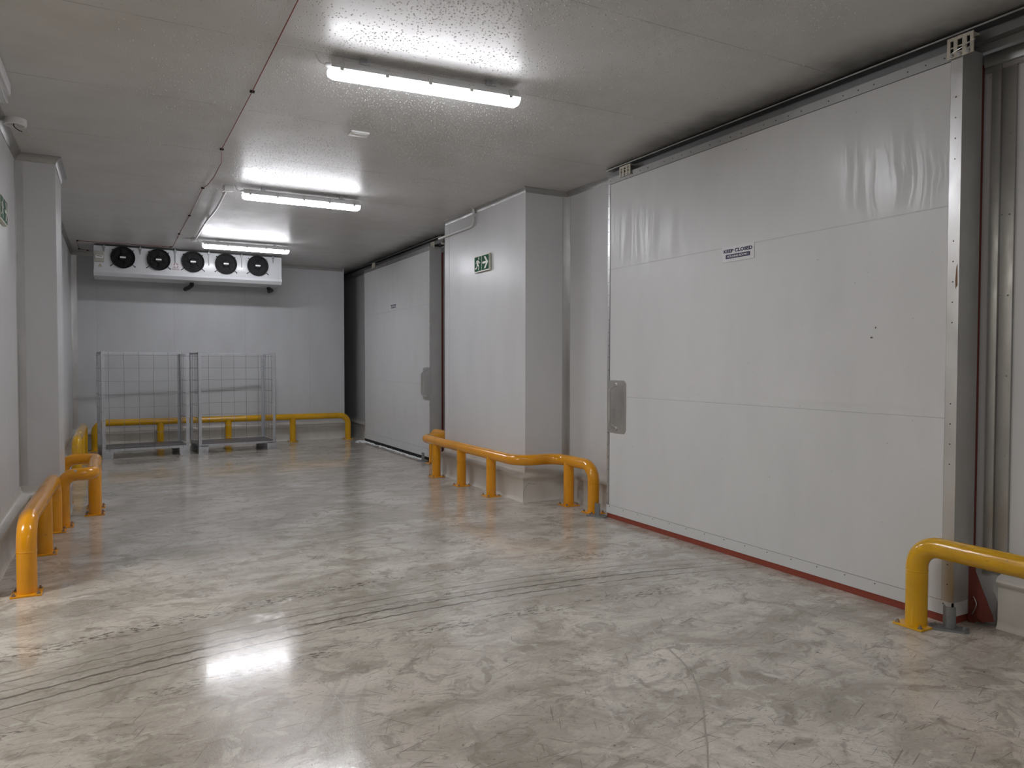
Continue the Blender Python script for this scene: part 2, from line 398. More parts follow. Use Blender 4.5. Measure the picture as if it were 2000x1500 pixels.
struct('wall_left', mb, 'side', 'white panel wall on the left with a wide doorway', 'wall')
struct('wall_front', MB().box(-6.1, 4.56, -4.2, -4.06, 0, ZC), 'side', 'panel wall behind the viewer', 'wall')
mb = MB(); mb.box(-6.2, -6.06, -4.1, 17.1, 0, ZC); mb.box(-6.1, -.9, 8.4, 8.55, 0, ZC)
struct('wall_bay', mb, 'side', 'panel walls of the next bay through the doorway', 'wall')
struct('wall_recess', MB().box(3.5, 4.56, 17.06, 17.2, 0, ZC), 'side', 'wall at the end of the dark recess beside the far door', 'wall')
PX, PY0, PY1 = 3.87, 6.85, 9.03
struct('pillar', MB().box(PX, XR, PY0, PY1, 0, ZC), 'plain', 'boxed white pillar between the two sliding doors, with an exit sign', 'pillar')
LX, LY0, LY1 = -.475, 7.95, 8.78
struct('pillar', MB().box(-.78, LX, LY0, LY1, 0, ZC), 'plain', 'boxed pillar projecting from the left wall', 'pillar')
# kerbs with a rounded lip
KP = [(0, 0), (.072, 0), (.060, .02), (.055, .05), (.055, .232), (.060, .240), (.073, .252), (.079, .267), (.074, .283), (.060, .292), (.030, .302), (.010, .325), (.003, .362), (0, .362)]
mb = MB(); mb.sweep([(XR, -4), (XR, 2.285)], KP, 1); mb.sweep([(XR, 5.80), (XR, PY0), (PX, PY0), (PX, PY1), (XR, PY1), (XR, 10.05)], KP, 1); mb.sweep([(XR, 13.75), (XR, 17.05)], KP, 1)
struct('baseboard_right', mb, 'kerb', 'cream rounded kerb along the right wall and pillar foot', 'kerb')
kr = bpy.data.objects['baseboard_right']
for pts in ([(3.829, .143), (3.854, .18), (3.879, .2), (3.904, .198), (3.93, .185), (3.968, .188)], [(3.829, .143), (3.818, .11), (3.816, .03)]):
    MB().tube([(x_, PY0 - .0553, z_) for x_, z_ in pts], .0014, 5).build('crack', 'rivet', kr)
mb = MB(); mb.sweep([(-.78, 5.53), (-.78, LY0), (LX, LY0), (LX, LY1), (-.65, LY1), (-.65, YB - .05)], KP, -1)
struct('baseboard_left', mb, 'kerb', 'cream rounded kerb along the left wall and pillar', 'kerb')
mb = MB(); mb.sweep([(-.65, YB), (4.0, YB), (4.0, YB + .16)], KP, -1)
struct('baseboard_back', mb, 'kerb', 'cream rounded kerb along the back wall', 'kerb')
# ceiling covers
TP = [(0, ZC), (.055, ZC), (.055, ZC - .008), (.03, ZC - .022), (.014, ZC - .045), (.006, ZC - .065), (0, ZC - .065)]
struct('trim_1', MB().sweep([(XR, 5.9), (XR, PY0), (PX, PY0), (PX, PY1 - .02)], [(a * .55, ZC + (b - ZC) * .85) for a, b in TP], 1), 'alu_dull', 'dull metal ceiling cover around the right pillar', 'trim')
struct('trim_2', MB().sweep([(-.78, 5.6), (-.78, LY0), (LX, LY0), (LX, LY1)], TP, -1), 'alu_dull', 'dull metal ceiling cover around the left pillar', 'trim')
struct('trim_3', MB().sweep([(-.65, LY1), (-.65, YB), (3.98, YB)], [(a * .7, b) for a, b in TP], -1), 'alu_dull', 'ceiling cover along the back wall', 'trim')
# corner strips
mb = MB(); mb.box(XR - .064, XR - .001, PY0 - .004, PY0, .36, ZC - .05); mb.box(XR - .004, XR, PY0 - .064, PY0 - .004, .36, ZC - .05)
for z in (.9, 1.86, 2.9): mb.sphere((XR - .032, PY0 - .005, z), .006, 1)
struct('trim_4', mb, 'alu', 'shiny aluminium corner strip right of the pillar', 'trim')
mb = MB(); mb.box(-.78, -.72, LY0 - .004, LY0, .37, ZC - .06); mb.box(-.78, -.776, LY0 - .075, LY0 - .004, .37, ZC - .06)
struct('trim_5', mb, 'alu', 'aluminium corner strip where left wall meets its pillar', 'trim')
mb = MB(); mb.box(-.65, -.57, YB - .004, YB, .37, ZC - .05); mb.box(-.65, -.646, YB - .16, YB - .004, .37, ZC - .05)
struct('trim_6', mb, 'alu', 'shiny aluminium strip in the far left corner', 'trim')
mb = MB(); mb.box(PX - .003, PX, PY0, PY0 + .14, .39, ZC - .05); mb.box(PX - .003, PX + .11, PY0 - .003, PY0, .39, ZC - .05)
for z in [.85 + .3 * k for k in range(8)]:
    mb.sphere((PX - .003, PY0 + .125, z), .005, 1); mb.sphere((PX + .098, PY0 - .003, z), .005, 1)
mb.box(PX - .003, PX, PY1 - .14, PY1 + .003, .39, ZC - .05)
struct('trim_7', mb, 'plain', 'white folded flashings on the right pillar corners', 'trim')
mb = MB(); mb.box(LX, LX + .003, LY0, LY0 + .1, .39, ZC - .06); mb.box(LX - .06, LX + .003, LY0 - .003, LY0, .39, ZC - .06)
for z in [.5 + .3 * k for k in range(9)]: mb.sphere((-.625, LY0 - .001, z), .005, 1)
struct('trim_8', mb, 'plain', 'white folded flashing on the left pillar corner', 'trim')

# dew hanging from the ceiling panels
def dew():
    import numpy as np
    from mathutils import noise as NZ
    rng = np.random.default_rng(3); P = []
    def sm(v, a, b): u = min(1, max(0, (v - a) / (b - a))); return u * u * (3 - 2 * u)
    st = .0215; y = 2.6
    while y < 10.6:
        x = -.35
        while x < 4.05:
            g = NZ.noise((x * .9, y * .9, 3.1)) * .5 + .5; h = NZ.noise((x * 2.6, y * 2.6, 7.7)) * .5 + .5
            m = sm(x, -.25, .9) * (1 - sm(x, 2.7, 4.0)) * (1 - .93 * sm(y, 6.6, 9.5)) * (.40 + 1.0 * sm(g * .6 + h * .4, .34, .6))
            if abs((y - 5.77 + .632) % 1.265 - .632) < .03: m += .25 * sm(x, -.3, .5)
            if abs(x - .85) < .035 or (y > 8.2 and .99 < x < 1.15): x += st; continue
            if rng.random() < m * .66:
                r = (.0020 + .0036 * rng.random() ** 1.5) * (1.05 if y < 5.2 else .85)
                P.append((x + (rng.random() - .5) * st, y + (rng.random() - .5) * st, r))
            x += st
        y += st
    P = np.array(P); n = len(P); S = 8
    ang = np.arange(S) * 2 * math.pi / S
    tpl = np.concatenate([np.stack([np.cos(ang), np.sin(ang), 0 * ang], 1), np.stack([.74 * np.cos(ang), .74 * np.sin(ang), -.42 + 0 * ang], 1), np.array([[0, 0, -.62]])])
    vs = (tpl[None] * P[:, 2][:, None, None]); vs[:, :, 0] += P[:, 0][:, None]; vs[:, :, 1] += P[:, 1][:, None]; vs[:, :, 2] += ZC
    k = 2 * S + 1; quads = [(i, (i + 1) % S, S + (i + 1) % S, S + i) for i in range(S)]; tris = [(S + i, S + (i + 1) % S, 2 * S) for i in range(S)]
    loops = np.array([q for f in quads for q in f] + [q for f in tris for q in f]); tot = np.array([4] * S + [3] * S)
    me = bpy.data.meshes.new('dew_drops'); me.vertices.add(n * k); me.vertices.foreach_set('co', vs.reshape(-1).astype(np.float32))
    L = (loops[None] + (np.arange(n) * k)[:, None]).reshape(-1); T = np.tile(tot, n)
    me.loops.add(len(L)); me.loops.foreach_set('vertex_index', L.astype(np.int32)); me.polygons.add(len(T))
    me.polygons.foreach_set('loop_start', (np.cumsum(T) - T).astype(np.int32)); me.polygons.foreach_set('use_smooth', np.ones(len(T), bool))
    me.update(calc_edges=True); me.validate(); me.materials.append(M['dew'])
    o = bpy.data.objects.new('dew_drops', me); C.objects.link(o)
    tag(o, 'beads of condensation hanging from the ceiling around the nearest battens', 'water drops', None, 'stuff')
M['dew'] = simple('dew_water', (.585, .58, .57), .04, 0, spec=1., coat=1., cr=.03)
dew()

# ------------------------------------------------------------------ sliding doors
DX = 4.17; DT = .185
def door(n, y0, y1, ztop, face_trim, far_trim, kz0, kz1, gasket, label, handle_near):
    t = thing('door_%d' % n, label, 'sliding door', (DX, (y0 + y1) / 2, 0), None, 'structure')
    MB().box(DX, DX + DT, y0 + .003, y1 - .003, kz0, ztop - .004).build('panel', 'door', t)
    MB().box(DX - .003, DX + DT + .002, y0 - .003, y0 + .003, kz1, ztop).build('side_cover', 'alu_side', t)
    mb = MB(); mb.box(DX - .0045, DX, y0 - .0035, y0 + face_trim, kz1, ztop)
    e_ = mb.build('edge_trim', 'alu', t)
    mb = MB()
    for z in [kz1 + .1 + .115 * k for k in range(int((ztop - kz1 - .1) / .115))]:
        if math.sin(z * 7.3) > -.35: mb.sphere((DX - .004, y0 + face_trim * .5, z), .0048, 1)
    mb.build('rivets', 'rivet', e_)
    mb = MB(); mb.box(DX - .0045, DX, y1 - far_trim, y1, kz1, ztop); mb.box(DX - .004, DX + DT, y1 - .003, y1 + .003, kz1, ztop)
    e_ = mb.build('edge_trim', 'alu', t); mb = MB()
    for z in [kz1 + .1 + .12 * k for k in range(int((ztop - kz1 - .1) / .12))]: mb.sphere((DX - .0045, y1 - far_trim * .5, z), .0045, 1)
    mb.build('rivets', 'rivet', e_)
    mb = MB(); mb.box(DX - .005, DX, y0, y1, ztop - .055, ztop); mb.box(DX - .0045, DX + DT, y0, y1, ztop - .003, ztop + .003)
    e_ = mb.build('top_trim', 'alu_dull', t); mb = MB()
    for k in range(int((y1 - y0) / .11)):
        if k % 5 != 3: mb.sphere((DX - .005, y0 + .1 + k * .11, ztop - .027), .005, 1)
    mb.build('rivets', 'rivet', e_)
    mb = MB(); mb.box(DX - .0012, DX, y0 + face_trim, y1 - far_trim, ztop - .0585, ztop - .055); mb.box(DX - .0012, DX, y0 + face_trim, y0 + face_trim + .003, kz1, ztop - .055); mb.box(DX - .0012, DX, y1 - far_trim - .004, y1 - far_trim, kz1, ztop - .055); mb.box(DX - .0012, DX, y0 + face_trim, y1 - far_trim, kz1, kz1 + .002)
    mb.build('sealant_line', 'rivet', t)
    mb = MB(); mb.box(DX - .008, DX, y0 - .006, y1, kz0, kz1); mb.box(DX - .008, DX + DT, y0 - .006, y0 + .003, kz0, kz1)
    e_ = mb.build('kick_plate', 'kick', t); mb = MB()
    for k in range(16): mb.sphere((DX - .008, y0 + .05 + k * (y1 - y0 - .1) / 15, kz1 - .014), .0048, 1)
    mb.build('rivets', 'rivet', e_)
    mb = MB(); mb.box(DX - .001, DX + DT, y0 + .004, y1 - .004, .001, kz0 + .002); mb.build('bottom_gasket', gasket, t)
    mb = MB(); mb.box(DX + DT - .004, XR - .012, y0 + .002, y0 + .07, .05, ztop - .06); mb.build('side_gasket', 'rubber_shaded', t)
    return t
def handle(t, yc, zc, w_, h_):
    k = .03; pts = [(-w_ / 2 + k, -h_ / 2), (w_ / 2 - k, -h_ / 2), (w_ / 2, -h_ / 2 + k), (w_ / 2, h_ / 2 - k), (w_ / 2 - k, h_ / 2), (-w_ / 2 + k, h_ / 2), (-w_ / 2, h_ / 2 - k), (-w_ / 2, -h_ / 2 + k)]
    mb = MB().prism(pts, (DX, yc, zc), (0, -1, 0), (0, 0, 1), (-1, 0, 0), .0, .006)
    for a in (-1, 1):
        for b in (-1, 1): mb.sphere((DX - .006, yc + a * (w_ / 2 - .025), zc + b * (h_ / 2 - .03)), .006, 1)
    p = mb.build('handle_plate', 'steel', t)
    mb = MB().tube(fillet([(DX - .006, yc, zc + h_ * .42), (DX - .085, yc, zc + h_ * .32), (DX - .085, yc, zc - h_ * .32), (DX - .006, yc, zc - h_ * .42)], .02, 5), .008, 10)
    mb.cyl((DX - .085, yc, zc + h_ * .30), (DX - .085, yc, zc - h_ * .30), .0155, 14)
    for s_ in (-1, 1): mb.lathe((DX - .005, yc, zc + s_ * h_ * .42), (-1, 0, 0), [(.018, 0), (.018, .008), (.009, .014), (.0, .014)], 14)
    mb.build('grip', 'steel', p)
def hanger(t, y0, y1, z0, z1, dx=0):
    x0, x1 = DX - .022 + dx, DX - .012 + dx; w_ = y1 - y0
    mb = MB()
    fr = [0, .13, .25, .42, .60, .75, .87, 1.0]
    for a, b in ((0, .13), (.25, .42), (.60, .75), (.87, 1.)): mb.box(x0, x1, y0 + a * w_, y0 + b * w_, z0, z1, .002)
    for a, b in ((.13, .25), (.42, .60), (.75, .87)):
        mb.box(x0, x1, y0 + a * w_, y0 + b * w_, z0, z0 + .03); mb.box(x0, x1, y0 + a * w_, y0 + b * w_, z1 - .018, z1); mb.box(x0 + .002, x1, y0 + a * w_, y0 + b * w_, z0 + .055, z0 + .062)
    mb.box(x0 + .002, DX + .10, y0 + .01, y1 - .01, z1 - .006, z1 - .001)
    h = mb.build('roller_hanger', 'cream', t)
    mb = MB(); mb.box(x1, x1 + .004, y0 + .012, y1 - .012, z0 + .02, z1 - .012); mb.build('slot_shade', 'dark', h)  # dark sheet added as painted shade behind the open slots
    mb = MB()
    for f_ in (.19, .51, .81): mb.lathe((x0, y0 + f_ * w_, z0 + .012), (-1, 0, 0), [(.011, 0), (.011, .007), (.006, .011), (0, .011)], 8)
    mb.build('bolt', 'galv', h)
d1 = door(1, 2.433, 5.765, 3.25, .062, .03, .047, .125, 'rubber_red', 'large white sliding door of holding room 1 with red rubber bottom seal', 0)
handle(d1, 5.62, 1.078, .292, .50)
hanger(d1, 2.365, 2.51, 3.20, 3.315); hanger(d1, 5.41, 5.57, 3.22, 3.315)
mb = MB().tube(fillet([(DX - .02, 2.40, 3.235), (DX - .035, 2.38, 3.225), (DX - .04, 2.36, 3.24), (DX - .03, 2.345, 3.265), (DX - .02, 2.37, 3.262), (DX - .03, 2.42, 3.24), (DX - .02, 2.48, 3.232)], .012, 4), .0022, 6)
mb.build('tie_wire', 'steel', d1)
# torn rubber flap at the near foot
mb = MB()
pts = [(0, .42), (.028, .42), (.035, .30), (.13, .06), (.135, .035), (.10, .03), (.085, .018), (.05, .016), (.03, .002), (0, .0)]
mb.prism(pts, (4.306, 2.425, 0), (.1, -.995, 0), (0, 0, 1), (.995, .1, 0), 0, .006)
mb.build('seal_flap', 'rubber_shaded', d1)
MB().tube(fillet([(4.305, 2.395, .155), (4.296, 2.37, .12), (4.298, 2.385, .08), (4.302, 2.40, .05)], .03, 4), .0025, 6).build('tie_wire', 'steel', d1)
for y_, z_, a_, b_ in ((2.967, 1.651, .009, .005), (2.94, 1.712, .004, .006)): MB().prism([(a_ * math.cos(k * PI / 5), b_ * math.sin(k * PI / 5) * (1 + .3 * (k % 2))) for k in range(10)], (DX, y_, z_), (0, -1, 0), (0, 0, 1), (-1, 0, 0), 0, .0012).build('dent', 'rivet', d1)
MB().prism([(-.004, -.07), (.006, -.05), (.005, .01), (.004, .07), (-.002, .05), (-.006, -.02)], (DX - .0046, 2.443, 1.98), (0, -1, 0), (0, 0, 1), (-1, 0, 0), 0, .001).build('rust_stain', 'rust', d1)
d2 = door(2, 10.31, 13.62, 3.25, .012, .02, .06, .185, 'black', 'far white sliding door with frost along its foot', 0)
handle(d2, 10.435, 1.178, .29, .50)
hanger(d2, 10.26, 10.40, 3.215, 3.32, .07); hanger(d2, 12.92, 13.08, 3.22, 3.315)
# tracks and frames
def track(name, y0, y1, label):
    mb = MB(); mb.box(4.20, 4.30, y0, y1, 3.350, 3.354); mb.box(4.285, 4.291, y0, y1, 3.27, 3.350); mb.box(4.225, 4.231, y0, y1, 3.27, 3.315); mb.box(4.231, 4.285, y0, y1, 3.27, 3.275)
    t = tag(mb.build(name, 'track'), label, 'door track')
    MB().box(4.196, 4.2, y0, y1, 3.345, 3.354).build('lip', 'alu', t)
    y = y0 + .3
    while y < y1: MB().box(4.291, XR, y, y + .05, 3.30, 3.345).build('bracket', 'galv', t); y += 1.2
    return t
track('door_track', -2.0, 5.85, 'aluminium sliding track above the large near door')
tk = track('door_track', 9.95, 16.6, 'aluminium sliding track above the far door')
MB().box(4.255, 4.284, 10.06, 10.16, 3.23, 3.33, .004).build('end_stop', 'black', tk)
MB().cyl((4.27, 10.06, 3.285), (4.27, 10.03, 3.285), .04, 16).build('bumper', 'cream', tk)
mb = MB(); mb.box(XR - .045, XR, -2.0, 2.42, 3.165, 3.235, .002); mb.box(XR - .02, XR, -2.0, 2.42, 3.14, 3.165)
struct('trim_9', mb, 'alu_dull', 'aluminium head rail on the wall right of the near door', 'trim')
mb = MB(); mb.box(XR - .03, XR, 2.335, 2.385, .30, 3.165, .002); mb.box(XR - .016, XR, 2.262, 2.335, .30, 3.165, .002)
for z in [.52 + .45 * k for k in range(6)]: mb.sphere((XR - .016, 2.285, z), .006, 1); mb.sphere((XR - .016, 2.325, z + .004), .005, 1)
struct('trim_10', mb, 'alu_dull', 'aluminium jamb strip right of the near door', 'trim')
mb = MB(); mb.box(XR - .03, XR, 10.21, 10.28, .30, 3.2, .002); mb.box(XR - .016, XR, 10.06, 10.21, .30, 3.2, .002); mb.box(XR - .045, XR, 9.2, 10.3, 3.165, 3.235)
for z in [.52 + .45 * k for k in range(6)]: mb.sphere((XR - .016, 10.12, z), .006, 1)
struct('trim_11', mb, 'alu_dull', 'dull metal jamb strip beside the far door', 'trim')
# floor guides
def guide(x, y, label):
    t = thing('door_floor_guide', label, 'door guide', (x, y, 0), 'door floor guides')
    pts = [(-.10, -.03), (-.075, -.05), (.075, -.05), (.10, -.03), (.10, .03), (.075, .05), (-.075, .05), (-.10, .03)]
    p = MB().prism(pts, (x, y, 0), (.55, -.83, 0), (.83, .55, 0), (0, 0, 1), .0, .012).build('base_plate', 'galv_dark', t)
    for s_ in (-1, 1): MB().lathe((x + s_ * .042, y - s_ * .064, .012), (0, 0, 1), [(.012, 0), (.012, .009), (.006, .013), (0, .013)], 6).build('bolt', 'galv_dark', p)
    mb = MB(); n = 12; ro, ri = .034, .027
    arc = [(ro * math.cos(PI * k / n), ro * math.sin(PI * k / n)) for k in range(n + 1)] + [(ri * math.cos(PI * k / n), ri * math.sin(PI * k / n)) for k in range(n, -1, -1)]
    mb.prism(arc, (x + .012, y, 0), (0, 1, 0), (-1, 0, 0), (0, 0, 1), .012, .13)
    mb.build('upright', 'galv_dark', t)
guide(4.085, 2.405, 'galvanised half-round floor guide beside the front yellow post')
guide(4.10, 5.83, 'galvanised floor guide at the handle end of the near door')
guide(4.09, 10.40, 'small grey floor guide at the foot of the far door')
# frost along the far door
mb = MB()
for k in range(330):
    y = random.uniform(10.45, 13.66); x = DX - .01 - abs(random.gauss(0, .022)); r = random.uniform(.005, .016)
    mb.sphere((x, y, r * .25), r, 1, (1.2, random.uniform(1, 2.6), random.uniform(.5, 1.1)))
for k in range(70):
    y = random.uniform(13.35, 13.75); x = DX - .02 - abs(random.gauss(0, .05)); r = random.uniform(.008, .02); mb.sphere((x, y, r * .2), r, 1, (1.5, 2, .6))
tag(mb.build('frost', 'frost'), 'white frost crumbs along the foot of the far door', 'frost', None, 'stuff')

# ------------------------------------------------------------------ crash rails
RP, RH = .057, .468
def rail(label, path, posts, mat, rb=.2, elbow=.13, plates=True, ends=(1, 1)):
    x0, y0 = path[0]; x1, y1 = path[-1]
    t = thing('crash_rail', label, 'crash rail', (x0, y0, 0), 'crash rails along the walls')
    pts = [(x0, y0, .01)] + [(x, y, RH) for x, y in path] + [(x1, y1, .01)]
    rads = [elbow] + [rb] * (len(path) - 2) + [elbow]
    P = fillet(pts, rads, 9)
    mb = MB().tube(P, RP, 24)
    for (x, y) in (path[0], path[-1]): mb.lathe((x, y, RH - elbow - .02), (0, 0, 1), [(RP, -.004), (RP + .0018, -.002), (RP + .0018, .002), (RP, .004)], 24)
    mb.build('tube', mat, t)
    for (x, y) in posts: MB().cyl((x, y, .01), (x, y, RH), RP * .97, 22).build('post', mat, t)
    for (x, y) in list(path[:1]) + list(posts) + list(path[-1:]):
        pl = MB().box(x - .085, x + .085, y - .085, y + .085, 0, .011, .002).build('base_plate', mat, t)
        for a in (-1, 1):
            for b in (-1, 1):
                mb = MB(); q = (x + a * .067, y + b * .067, .011)
                mb.lathe(q, (0, 0, 1), [(.014, 0), (.014, .003), (.0105, .003), (.0105, .011), (.006, .011), (.006, .019), (0, .019)], 6); mb.build('bolt', 'bolt', pl)
    return t
rail('orange crash rail at front left, running along the left wall to its pillar', [(-.52, 5.58), (-.49, 7.53)], [(-.505, 6.70)], 'orange', elbow=.17)
rail('orange crash rail wrapping round the foot of the left pillar', [(-.44, 7.74), (-.2, 7.74), (-.2, 8.96), (-.50, 8.96)], [(-.2, 8.22), (-.2, 8.62)], 'orange', rb=.1, elbow=.11)
rail('yellow crash rail along the left wall beyond the pillar', [(-.47, 11.15), (-.47, 13.55)], [(-.47, 12.35)], 'yellow')
rail('long yellow crash rail in front of the back wall, behind the cages', [(-.328, 14.18), (4.0, 14.18)], [(.67, 14.18), (1.79, 14.18), (2.937, 14.18)], 'yellow', elbow=.16)
rail('orange crash rail bending round the right pillar below the exit sign', [(4.165, 5.99), (4.165, 6.66), (3.68, 6.66), (3.68, 9.38), (4.14, 9.38), (4.14, 10.13)], [(4.165, 6.44), (3.68, 7.29), (3.68, 8.09), (3.68, 8.88)], 'orange', rb=.2, elbow=.15)
rail('yellow crash rail at front right, in front of the near door edge', [(3.985, 2.53), (3.985, .35)], [], 'yellow', elbow=.13)

# ------------------------------------------------------------------ ceiling battens
def batten():
    o = (0, 0, 0); t = thing('ceiling_light', '', 'ceiling light', o, 'batten lights on the ceiling'); L = .635
    # origin at the middle of the lamp on the ceiling, z down
    def sec(mb, prof, x0, x1): mb.prism(prof, (x0, 0, 0), (0, 1, 0), (0, 0, 1), (1, 0, 0), 0, x1 - x0)
    mb = MB(); sec(mb, [(-.052, -.092), (.052, -.092), (.052, -.080), (.040, -.060), (.034, -.042), (-.034, -.042), (-.040, -.060), (-.052, -.080)], -L + .012, L - .012)
    mb.build('housing', 'housing', t)
    mb = MB(); prof = [(.049 * math.cos(a), -.092 - .058 * math.sin(a) ** .8) for a in [PI * k / 10 for k in range(11)]]
    rings = []
    for x, s_ in ((-L, .70), (-L + .004, .86), (-L + .03, 1.), (L - .03, 1.), (L - .004, .86), (L, .70)):
        rings.append([mb.bm.verts.new((x + (0 if abs(x) < L - .005 else (-.0 if x < 0 else 0)), y * (.9 + .1 * s_), -.092 + (z + .092) * s_ ** 2)) for y, z in prof])
    for A, B in zip(rings, rings[1:]):
        for i in range(10): mb.bm.faces.new((A[i], A[i + 1], B[i + 1], B[i]))
    mb.bm.faces.new(rings[0]); mb.bm.faces.new(rings[-1])
    mb.build('diffuser', 'diff', t)
    for x in (-.56, -.28, 0, .28, .56):
        for s_ in (-1, 1):
            mb = MB(); mb.box(x - .011, x + .011, s_ * .0535 - .0015, s_ * .0535 + .0015, -.108, -.075, .0005); mb.box(x - .011, x + .011, s_ * .044 - .011, s_ * .044 + .011, -.078, -.074)
            mb.tube(fillet([(x - .012, s_ * .054, -.085), (x - .012, s_ * .050, -.055), (x + .012, s_ * .050, -.055), (x + .012, s_ * .054, -.085)], .006, 4), .0018, 6)
            mb.build('clip', 'steel', t)
    for x in (-.42, .42):
        mb = MB(); mb.box(x - .02, x + .02, -.018, .018, -.042, 0); mb.box(x - .035, x + .035, -.048, .048, -.046, -.042); mb.build('bracket', 'galv', t)
    mb = MB(); mb.lathe((-L + .012, 0, -.068), (-1, 0, 0), [(.016, 0), (.016, .02), (.011, .03), (0, .03)], 12)
    mb.tube(fillet([(-L - .015, 0, -.068), (-L - .05, 0, -.06), (-L - .075, .02, 0)], .03, 5), .004, 8); mb.build('power_cord', 'housing', t)
    return t
b0 = batten(); b0.location = (1.79, 4.45, ZC); b0.rotation_euler = (0, 0, math.radians(-4.6))
b0['label'] = 'long glowing ceiling batten nearest the viewer, above the wet ceiling patch'
dup(b0, (1.83, 8.22, ZC), 0, 'middle glowing ceiling batten, joined to a white conduit at its end')
dup(b0, (1.80, 11.97, ZC), 0, 'glowing ceiling batten farthest away, just in front of the fan cooler')

# conduits and boxes on the ceiling
t = tag(MB().box(1.03, 1.12, 8.30, 8.39, ZC - .05, ZC, .004).build('junction_box', 'white', None, (1.07, 8.34, ZC)), 'small white junction box at the end of the middle batten', 'junction box', 'white junction boxes on the ceiling')
t = tag(MB().box(1.02, 1.10, 12.04, 12.12, ZC - .05, ZC, .004).build('junction_box', 'white', None, (1.06, 12.08, ZC)), 'small white junction box at the end of the farthest batten', 'junction box', 'white junction boxes on the ceiling')
mb = MB().tube([(1.065 + .014 * math.sin(k * .42) * math.sin(PI * k / 15), 8.40 + 3.64 * k / 15, ZC - .022 - .016 * abs(math.sin(PI * k / 7.5))) for k in range(16)], .0125, 12)
cd = tag(mb.build('conduit', 'white', None, (1.06, 10.2, ZC)), 'white conduit sagging along the ceiling between the two far battens', 'conduit')
for y in (8.62, 10.22, 11.86): MB().box(1.045, 1.083, y - .009, y + .009, ZC - .030, ZC).build('clip', 'white', cd)
mb = MB().tube(fillet([(3.845, 8.10, ZC), (3.845, 8.10, 3.165), (3.845, 9.18, 3.165)], .07, 8), .0145, 14)
cd = tag(mb.build('conduit', 'white', None, (3.845, 8.1, ZC)), 'white conduit bending across the top of the right pillar', 'conduit')
MB().box(3.826, 3.87, 8.085, 8.115, 3.27, 3.30).build('clip', 'white', cd)
mb = MB().box(1.69, 1.845, 5.85, 5.965, ZC - .018, ZC, .008); mb.box(1.71, 1.825, 5.868, 5.947, ZC - .022, ZC - .016, .004)
tag(mb.build('cover_plate', 'white', None, (1.77, 5.91, ZC)), 'white rectangular cover plate on the ceiling behind the nearest batten', 'cover plate')
# red sensing cable
pth = [(.85, -2, 3.362), (.85, 5.355, 3.362), (.838, 6.914, 3.362), (.888, 7.35, 3.358), (.888, 7.95, 3.36), (.868, 8.35, 3.36), (.839, 8.531, 3.362), (.843, 10.195, 3.362), (.828, 11.708, 3.362), (.826, 13.02, 3.362), (.79, 13.08, 3.362), (-.516, 13.10, 3.362), (-.514, 14.06, 3.362), (-.365, 14.14, 3.362)]
cb = tag(MB().tube(fillet(pth, .05, 4), .0036, 8).build('alarm_cable', 'red', None, (.85, 5, 3.362)), 'thin red cable clipped along the ceiling towards the fan cooler', 'cable')
for x, y in ((.85, 2.5), (.85, 5.355), (.838, 6.914), (.839, 8.531), (.843, 10.195), (.828, 11.708), (.80, 13.08), (-.50, 13.10), (-.514, 14.02), (-.40, 14.13)):
    MB().box(x - .016, x + .016, y - .012, y + .012, ZC - .015, ZC, .003).build('clip', 'black', cb)

# ------------------------------------------------------------------ left top: emergency lamp, detector base
t = thing('emergency_light', 'unlit emergency light with ribbed clear lens high on the left', 'emergency light', (-.69, 5.65, ZC))
MB().box(-.765, -.60, 5.32, 5.98, ZC - .10, ZC, .02).build('body', 'housing', t)
mb = MB(); mb.box(-.755, -.612, 5.34, 5.965, ZC - .15, ZC - .098, .016)
for k in range(9): mb.cyl((-.745 + k * .0155, 5.36, ZC - .15), (-.745 + k * .0155, 5.94, ZC - .15), .006, 8)
mb.build('lens', 'lens', t)
t = thing('detector_base', 'round white detector base with a dangling connector on the ceiling', 'detector base', (-.665, 6.86, ZC))
mb = MB().lathe((-.665, 6.86, ZC), (0, 0, -1), [(.075, 0), (.075, .045), (.070, .05), (.060, .05), (.058, .012), (0, .012)], 32)
mb.build('ring', 'white', t)
mb = MB().tube(fillet([(-.675, 6.85, ZC - .012), (-.675, 6.85, ZC - .06), (-.645, 6.84, ZC - .085), (-.615, 6.83, ZC - .10)], .02, 5), .0035, 8); mb.build('wire', 'dark', t)
mb = MB().cyl((-.615, 6.83, ZC - .10), (-.565, 6.81, ZC - .125), .007, 10); mb.cyl((-.565, 6.81, ZC - .125), (-.548, 6.803, ZC - .133), .004, 8); mb.build('connector', 'cream', t)

